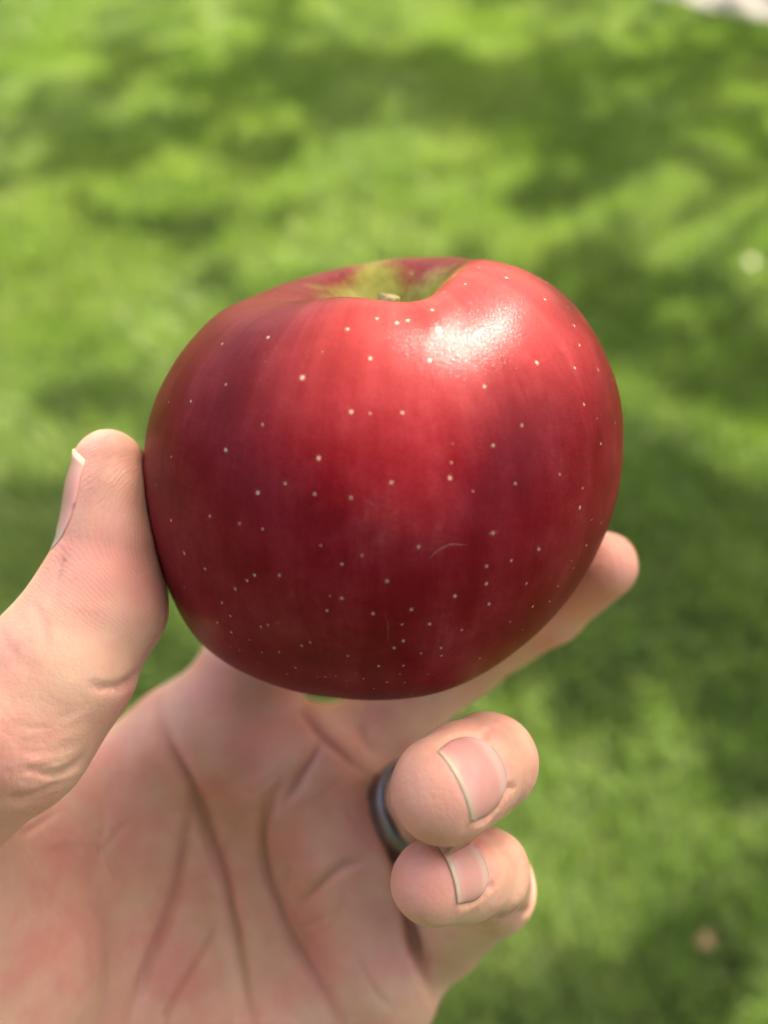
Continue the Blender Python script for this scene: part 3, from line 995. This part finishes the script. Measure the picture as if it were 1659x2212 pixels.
# folds of the skin: polyline in the frame, depth range mm, depth and half width in mm
FOLDS = [
    ([(335, 1505), (350, 1560), (385, 1640), (415, 1705), (445, 1790), (480, 1890), (500, 1990), (520, 2100), (548, 2230)], 150, 215, 1.5, 1.7),
    ([(425, 1715), (400, 1800), (385, 1890), (350, 2000), (310, 2110), (268, 2230)], 140, 215, 0.95, 1.5),
    ([(470, 1985), (430, 2060), (380, 2140), (335, 2230)], 140, 215, 0.7, 0.9),
    ([(640, 1650), (600, 1700), (573, 1760), (568, 1830), (582, 1910), (612, 1990), (645, 2060), (690, 2140), (735, 2230)], 140, 215, 1.25, 1.7),
    ([(700, 1590), (665, 1650), (628, 1715), (605, 1740)], 140, 215, 1.0, 1.8),
    ([(645, 1958), (690, 1910), (740, 1870), (790, 1860)], 140, 200, 0.8, 1.1),
    ([(185, 1476), (215, 1484), (250, 1482), (280, 1468), (300, 1445)], 90, 140, 0.55, 0.7),
    ([(40, 1660), (110, 1672), (160, 1655), (185, 1620)], 90, 142, 0.35, 0.8),
    ([(0, 1728), (70, 1722), (130, 1690)], 90, 142, 0.3, 0.7),
    ([(30, 1390), (35, 1420), (60, 1440), (75, 1455)], 90, 140, 0.15, 1.4),
    ([(10, 1360), (20, 1400), (40, 1420)], 90, 140, 0.12, 1.0),
    ([(70, 1300), (90, 1340), (100, 1400)], 90, 142, 0.25, 0.8),
    ([(140, 1200), (125, 1225), (120, 1255)], 90, 142, 0.35, 0.7),
    ([(1060, 1990), (1100, 1985), (1140, 1960)], 120, 175, 0.6, 1.0),
    ([(800, 1700), (846, 1800), (862, 1880), (885, 1990), (908, 2080), (940, 2180)], 140, 205, 2.0, 1.5),
    ([(640, 1528), (690, 1580), (740, 1625), (805, 1680)], 150, 215, 1.0, 1.5),
    ([(820, 1640), (790, 1600), (770, 1560)], 150, 215, 0.6, 1.4),
]
def noise3(p, s, seed):
    r = np.random.default_rng(seed).random((32, 32, 32))
    u = p * s; i = np.floor(u).astype(int); f = u - i; f = f * f * (3 - 2 * f)
    o = 0
    for dx in (0, 1):
        for dy in (0, 1):
            for dz in (0, 1):
                wgt = (f[:, 0] if dx else 1 - f[:, 0]) * (f[:, 1] if dy else 1 - f[:, 1]) * (f[:, 2] if dz else 1 - f[:, 2])
                o = o + wgt * r[(i[:, 0] + dx) % 32, (i[:, 1] + dy) % 32, (i[:, 2] + dz) % 32]
    return o - 0.5
disp = np.zeros(nv); crease = np.zeros(nv)
frng = np.random.default_rng(21)
for k in range(46):                                   # fine lines of the palm and the ball of the thumb
    x0, y0 = frng.uniform(20, 800), frng.uniform(1720, 2200)
    ang_ = frng.normal(1.25, 0.25) if frng.random() < 0.6 else frng.normal(-0.75, 0.3)
    ln_ = frng.uniform(50, 170); bend = frng.normal() * 0.25
    pl = [(x0 + math.cos(ang_ + bend * t) * ln_ * t, y0 + math.sin(ang_ + bend * t) * ln_ * t) for t in (0, .33, .66, 1)]
    FOLDS.append((pl, 120, 215, frng.uniform(0.12, 0.34), frng.uniform(0.6, 1.0)))
for k in range(16):                                   # crosswise wrinkles on the thumb below its joint
    y0 = 1490 + k * 17 + frng.uniform(-5, 5); x0 = frng.uniform(-30, 60)
    pl = [(x0, y0 + 20), (x0 + 50, y0 + 26), (x0 + 100, y0 + 16), (x0 + 140, y0 - 6)]
    FOLDS.append((pl, 90, 142, frng.uniform(0.06, 0.15), 0.55))
wob_ = noise3(hv, 1 / 6.0, 9)
ok_ = facing > 0.05
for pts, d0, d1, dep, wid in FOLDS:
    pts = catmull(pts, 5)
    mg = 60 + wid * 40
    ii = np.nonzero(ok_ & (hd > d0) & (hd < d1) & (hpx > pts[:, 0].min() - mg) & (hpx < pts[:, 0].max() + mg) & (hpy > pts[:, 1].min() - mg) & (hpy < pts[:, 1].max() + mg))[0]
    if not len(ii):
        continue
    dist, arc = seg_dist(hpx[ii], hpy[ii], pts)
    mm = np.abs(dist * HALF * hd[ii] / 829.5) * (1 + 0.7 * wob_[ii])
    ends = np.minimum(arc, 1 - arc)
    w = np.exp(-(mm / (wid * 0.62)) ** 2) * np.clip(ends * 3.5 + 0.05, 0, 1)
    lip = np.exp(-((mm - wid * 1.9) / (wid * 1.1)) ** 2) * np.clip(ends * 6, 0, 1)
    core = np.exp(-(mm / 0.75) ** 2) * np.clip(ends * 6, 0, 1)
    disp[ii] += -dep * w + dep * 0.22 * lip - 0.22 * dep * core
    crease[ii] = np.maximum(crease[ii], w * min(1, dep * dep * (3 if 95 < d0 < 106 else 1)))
# soft unevenness of flesh
disp += 0.9 * noise3(hv, 1 / 14.0, 3) + 0.28 * noise3(hv, 1 / 4.5, 4)
hv = hv + hn * disp[:, None]
# flesh that meets the apple flattens against it
for i in np.nonzero((hv[:, 2] > -235) & (hv[:, 1] > -60))[0]:
    p_ = Vector(hv[i])
    g, gn, _, dist = abvh.find_nearest(p_, 9.0)
    if g is None:
        continue
    out = np.array(gn)
    if out @ (np.array(g) - AC) < 0 and (np.array(g) - AC) @ AX < 20:
        out = -out
    s_ = (hv[i] - np.array(g)) @ out
    if s_ < 0.08:
        hv[i] = np.array(g) + out * 0.08
# colour and ridge fields
pink = np.zeros(nv)
def blob(px, py, d, r, a):
    global pink
    c = P(px, py, d)
    pink = np.maximum(pink, a * np.exp(-(np.linalg.norm(hv - c, axis=1) / r) ** 2))
for b_ in ((290, 1180, .131, 13, .8), (1300, 1240, .164, 14, 1.0), (935, 1720, .112, 9, .8), (910, 1920, .117, 8, .9), (450, 1480, .180, 13, .8), (730, 1990, .172, 12, .7), (650, 1760, .178, 16, .55),
           (60, 2050, .130, 14, .45), (1000, 1800, .115, 6, .5), (300, 1900, .165, 18, .35), (580, 1590, .180, 10, .7)):
    blob(*b_)
ridge = np.zeros(nv); ramt = np.zeros(nv)
def ridges(px, py, d, rad, period, squash):
    c = P(px, py, d)
    rel = hv - c
    dd = np.sqrt(rel[:, 0] ** 2 * squash[0] + rel[:, 1] ** 2 * squash[1] + rel[:, 2] ** 2 * squash[2])
    m = np.linalg.norm(rel, axis=1) < rad
    ridge[m] = dd[m] / period
    ramt[m] = np.clip((rad - np.linalg.norm(rel[m], axis=1)) / (rad * 0.3), 0, 1)
ridges(345, 1175, .140, 25, 0.50, (1, 1, 1))
ridges(1240, 1260, .170, 16, 0.55, (1, 1, 1))

hand_base = to_world(W0[None])[0]
hw = to_world(hv) - hand_base
hme.vertices.foreach_set('co', hw.astype(np.float32).ravel())
hme.polygons.foreach_set('use_smooth', np.ones(len(hme.polygons), bool))
hme.materials.clear(); hme.materials.append(mat_skin())
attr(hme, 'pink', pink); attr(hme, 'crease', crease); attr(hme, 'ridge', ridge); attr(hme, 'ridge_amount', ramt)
hme.update()
hand = add('hand', hme, None, hand_base)
tag(hand, 'bare left hand with curled fingers pinching the red apple', 'hand')

# fingernails
nail_mat = mat_nail()
nail_plates = []
def nail(finger, c, axis, dorsal, length, rad, ang, lift=0.10, over=0.15, sink=0.3, label=None):
    """c: point on the finger's axis under the middle of the nail (camera mm)"""
    axis = unit(axis); dorsal = unit(np.asarray(dorsal, float) - axis * (np.asarray(dorsal, float) @ axis))
    side = np.cross(axis, dorsal)
    NU, NV = 18, 21
    pts = np.zeros((NU, NV, 3)); al = np.zeros((NU, NV))
    for i in range(NU):
        s = i / (NU - 1)
        wdt = ang * (0.40 + 0.60 * math.sqrt(max(0, 1 - (1 - min(s / 0.55, 1)) ** 2)))
        for j in range(NV):
            t = -1 + 2 * j / (NV - 1)
            back = 0.18 * length * t * t * (s - 0.0) * 0.6
            th_ = wdt * t
            pts[i, j] = c + axis * (length * (s - 0.5) - back * (1 if s > 0.5 else 0)) + (dorsal * math.cos(th_) + side * math.sin(th_)) * rad * 1.7
            al[i, j] = s
    flat = pts.reshape(-1, 3)
    dirs = np.zeros_like(pts)
    for j in range(NV):
        t = -1 + 2 * j / (NV - 1)
        for i in range(NU):
            foot = c + axis * ((pts[i, j] - c) @ axis)
            dirs[i, j] = unit(foot - pts[i, j])
    dirs = dirs.reshape(-1, 3)
    hit = flat.copy()
    for it in range(14):
        hit = hit + dirs * np.clip(sdf_finger(hit, finger), -2, 3)[:, None] * 0.9
    hit = hit.reshape(NU, NV, 3); dirs = dirs.reshape(NU, NV, 3)
    # past the tip the plate runs straight on instead of falling with the flesh
    i0 = int(NU * 0.62)
    for j in range(NV):
        v0 = unit(hit[i0, j] - hit[i0 - 5, j])
        st = np.linalg.norm(hit[i0, j] - hit[i0 - 5, j]) / 5
        for i in range(i0 + 1, NU):
            run = hit[i - 1, j] + v0 * st
            k = min(1, (i - i0) / (NU - 1 - i0))
            hit[i, j] = run * (0.30 + 0.3 * k) + hit[i, j] * (0.70 - 0.3 * k)
    prof_ = np.array([[-sink + (sink + lift) * min(1, i / 4.0) - sink * max(0, (abs(-1 + 2 * j / (NV - 1)) - 0.72) / 0.28) ** 1.5 * (1 if i < NU * 0.75 else max(0, 1 - (i - NU * 0.75) / 3)) for j in range(NV)] for i in range(NU)])
    hit = hit - dirs * prof_[:, :, None]
    hit[-1] += axis * over * 0.4
    nail_plates.append((hit.copy(), -dirs.copy()))
    N = NU * NV
    low = hit + dirs * 0.22
    V = np.concatenate((hit.reshape(-1, 3), low.reshape(-1, 3)))
    F = []
    ii = np.arange(N).reshape(NU, NV)
    for i in range(NU - 1):
        for j in range(NV - 1):
            F.append((ii[i, j], ii[i, j + 1], ii[i + 1, j + 1], ii[i + 1, j]))
            F.append((N + ii[i, j], N + ii[i + 1, j], N + ii[i + 1, j + 1], N + ii[i, j + 1]))
    rim = list(ii[0, :]) + list(ii[1:, -1]) + list(ii[-1, -2::-1]) + list(ii[-2:0:-1, 0])
    for k in range(len(rim)):
        a, b2 = rim[k], rim[(k + 1) % len(rim)]
        F.append((b2, a, N + a, N + b2))
    me = mesh_from('fingernail', to_world(V) - hand_base, F, nail_mat)
    attr(me, 'along', np.r_[al.ravel(), al.ravel()])
    o = add('fingernail', me, hand)
    if label:
        o['label'] = label

tip_axis = P(957, 1706, .1195) - P(1056, 1648, .134)
nail('ring', P(957, 1706, .1195), tip_axis, (0.57, 0.50, 0.70), 10.6, 7.4, R(50), label='ring finger nail with a thin cream edge')
tip_axis = P(938, 1904, .1235) - P(1046, 1884, .138)
nail('little', P(941, 1903, .1239), tip_axis, (0.57, 0.56, 0.62), 8.8, 6.2, R(46), label='small nail of the little finger')
nail('thumb', P(236, 1085, .1370), (0.02, 1.0, 0.02), (-1.0, 0.02, 0.02), 16.5, 6.3, R(64), 0.28, 0.5, 0.0, label='thumbnail seen from its side')

# the skin lies under each plate and swells into a fold along its sides and root
for grid, outd in nail_plates[:2]:
    NU, NV = grid.shape[:2]
    gv = grid.reshape(-1, 3); go = outd.reshape(-1, 3)
    cen = gv.mean(0)
    cand = np.nonzero(np.linalg.norm(hv - cen, axis=1) < 14)[0]
    for i in cand:
        dd = np.linalg.norm(gv - hv[i], axis=1)
        m = int(dd.argmin())
        if dd[m] > 3.2:
            continue
        a, b2 = divmod(m, NV)
        o_ = go[m]
        rel = hv[i] - gv[m]
        up = rel @ o_
        tan = np.linalg.norm(rel - o_ * up)
        edge = a == 0 or b2 == 0 or b2 == NV - 1
        if a == NU - 1 and tan > 0.5:
            if up > -0.6:
                hv[i] -= o_ * min(0.5, (up + 0.6)) * max(0, 1 - (tan - 0.5) / 2.5)
        elif not edge or tan < 0.35:
            if up > -0.24:
                hv[i] -= o_ * (up + 0.24)
        elif a < NU * 0.9:
            want = 0.15 * math.exp(-((tan - 0.7) / 0.8) ** 2) * (1 - 0.6 * a / NU)
            if up < want:
                hv[i] += o_ * min(0.3, (want - up)) * math.exp(-(max(0, tan - 0.9) / 0.9) ** 2)
hme.vertices.foreach_set('co', (to_world(hv) - hand_base).astype(np.float32).ravel())
hme.update()

# ------------------------------------------------------------------ ring on the finger
ra_, rb_ = P(870, 1770, .182), P(1022, 1668, .163)
rdir = unit(rb_ - ra_)
rc = ra_ + (rb_ - ra_) * 0.17
e1 = unit(np.cross(rdir, (0, 1, 0))); e2 = np.cross(rdir, e1)
prof_r = []
HW, TH, RI = 4.8, 1.6, 9.1
for k in range(13):
    t = math.pi * k / 12
    prof_r.append((RI + 0.5 + TH * math.sin(t) ** 0.7 * 0.75, -HW * math.cos(t)))
prof_r += [(RI, HW * 0.86), (RI - 0.15, 0), (RI, -HW * 0.86)]
NS = 72
V, F = [], []
for i in range(NS):
    t = 2 * math.pi * i / NS
    for r0, z0 in prof_r:
        V.append((e1 * math.cos(t) + e2 * math.sin(t)) * r0 + rdir * z0)
K = len(prof_r)
for i in range(NS):
    i2 = (i + 1) % NS
    for k in range(K):
        k2 = (k + 1) % K
        F.append((i * K + k, i * K + k2, i2 * K + k2, i2 * K + k))
V = np.array(V)
rme = mesh_from('finger_ring', (V / 1000.0) @ CR.T, F, mat_metal())
rob = add('finger_ring', rme, None, to_world(rc[None])[0])
tag(rob, 'dark polished metal band worn on the ring finger', 'ring')

# ------------------------------------------------------------------ fallen leaves on the grass
def fallen_leaf(px, py, size, mat_, label, turn):
    g = ground_hit(px, py)
    V, F = [], []
    n = 9
    for i in range(n):
        s = i / (n - 1)
        w_ = 0.36 * math.sin(math.pi * s ** 0.8) * (1 + 0.12 * math.sin(9 * s)) + 0.01
        x = (s - 0.5)
        for t in (-1, -0.5, 0, 0.5, 1):
            V.append((x * size, t * w_ * size, size * (0.16 * t * t * w_ / 0.36 + 0.16 * x * x + 0.02 * math.sin(13 * s + 3 * t))))
        if i:
            for k in range(4):
                a = (i - 1) * 5 + k
                F.append((a, a + 1, a + 6, a + 5))
    st = len(V)
    for k in range(4):
        V += [(-0.5 * size - k * 0.07 * size, -0.012 * size, 0.04 * size + 0.01 * k * size), (-0.5 * size - k * 0.07 * size, 0.012 * size, 0.04 * size + 0.01 * k * size)]
        if k:
            F.append((st + 2 * k - 2, st + 2 * k - 1, st + 2 * k + 1, st + 2 * k))
    me = mesh_from('fallen_leaf', V, F, mat_)
    o = add('fallen_leaf', me, None, (g[0], g[1], 0.035))
    m_ = o.modifiers.new('thick', 'SOLIDIFY'); m_.thickness = 0.0006
    o.rotation_euler = (0.18, -0.12, turn)
    tag(o, label, 'leaf', 'fallen leaves on the lawn')
fallen_leaf(1510, 2045, 0.025, mat_plain('dry_leaf', (0.34, 0.20, 0.085)), 'tan dry leaf on the shaded grass below the fingers', 0.6)
fallen_leaf(1612, 590, 0.042, mat_plain('pale_leaf', (0.17, 0.175, 0.045), 0.5), 'pale yellow leaf glinting on the sunlit grass beside the apple', 1.4)
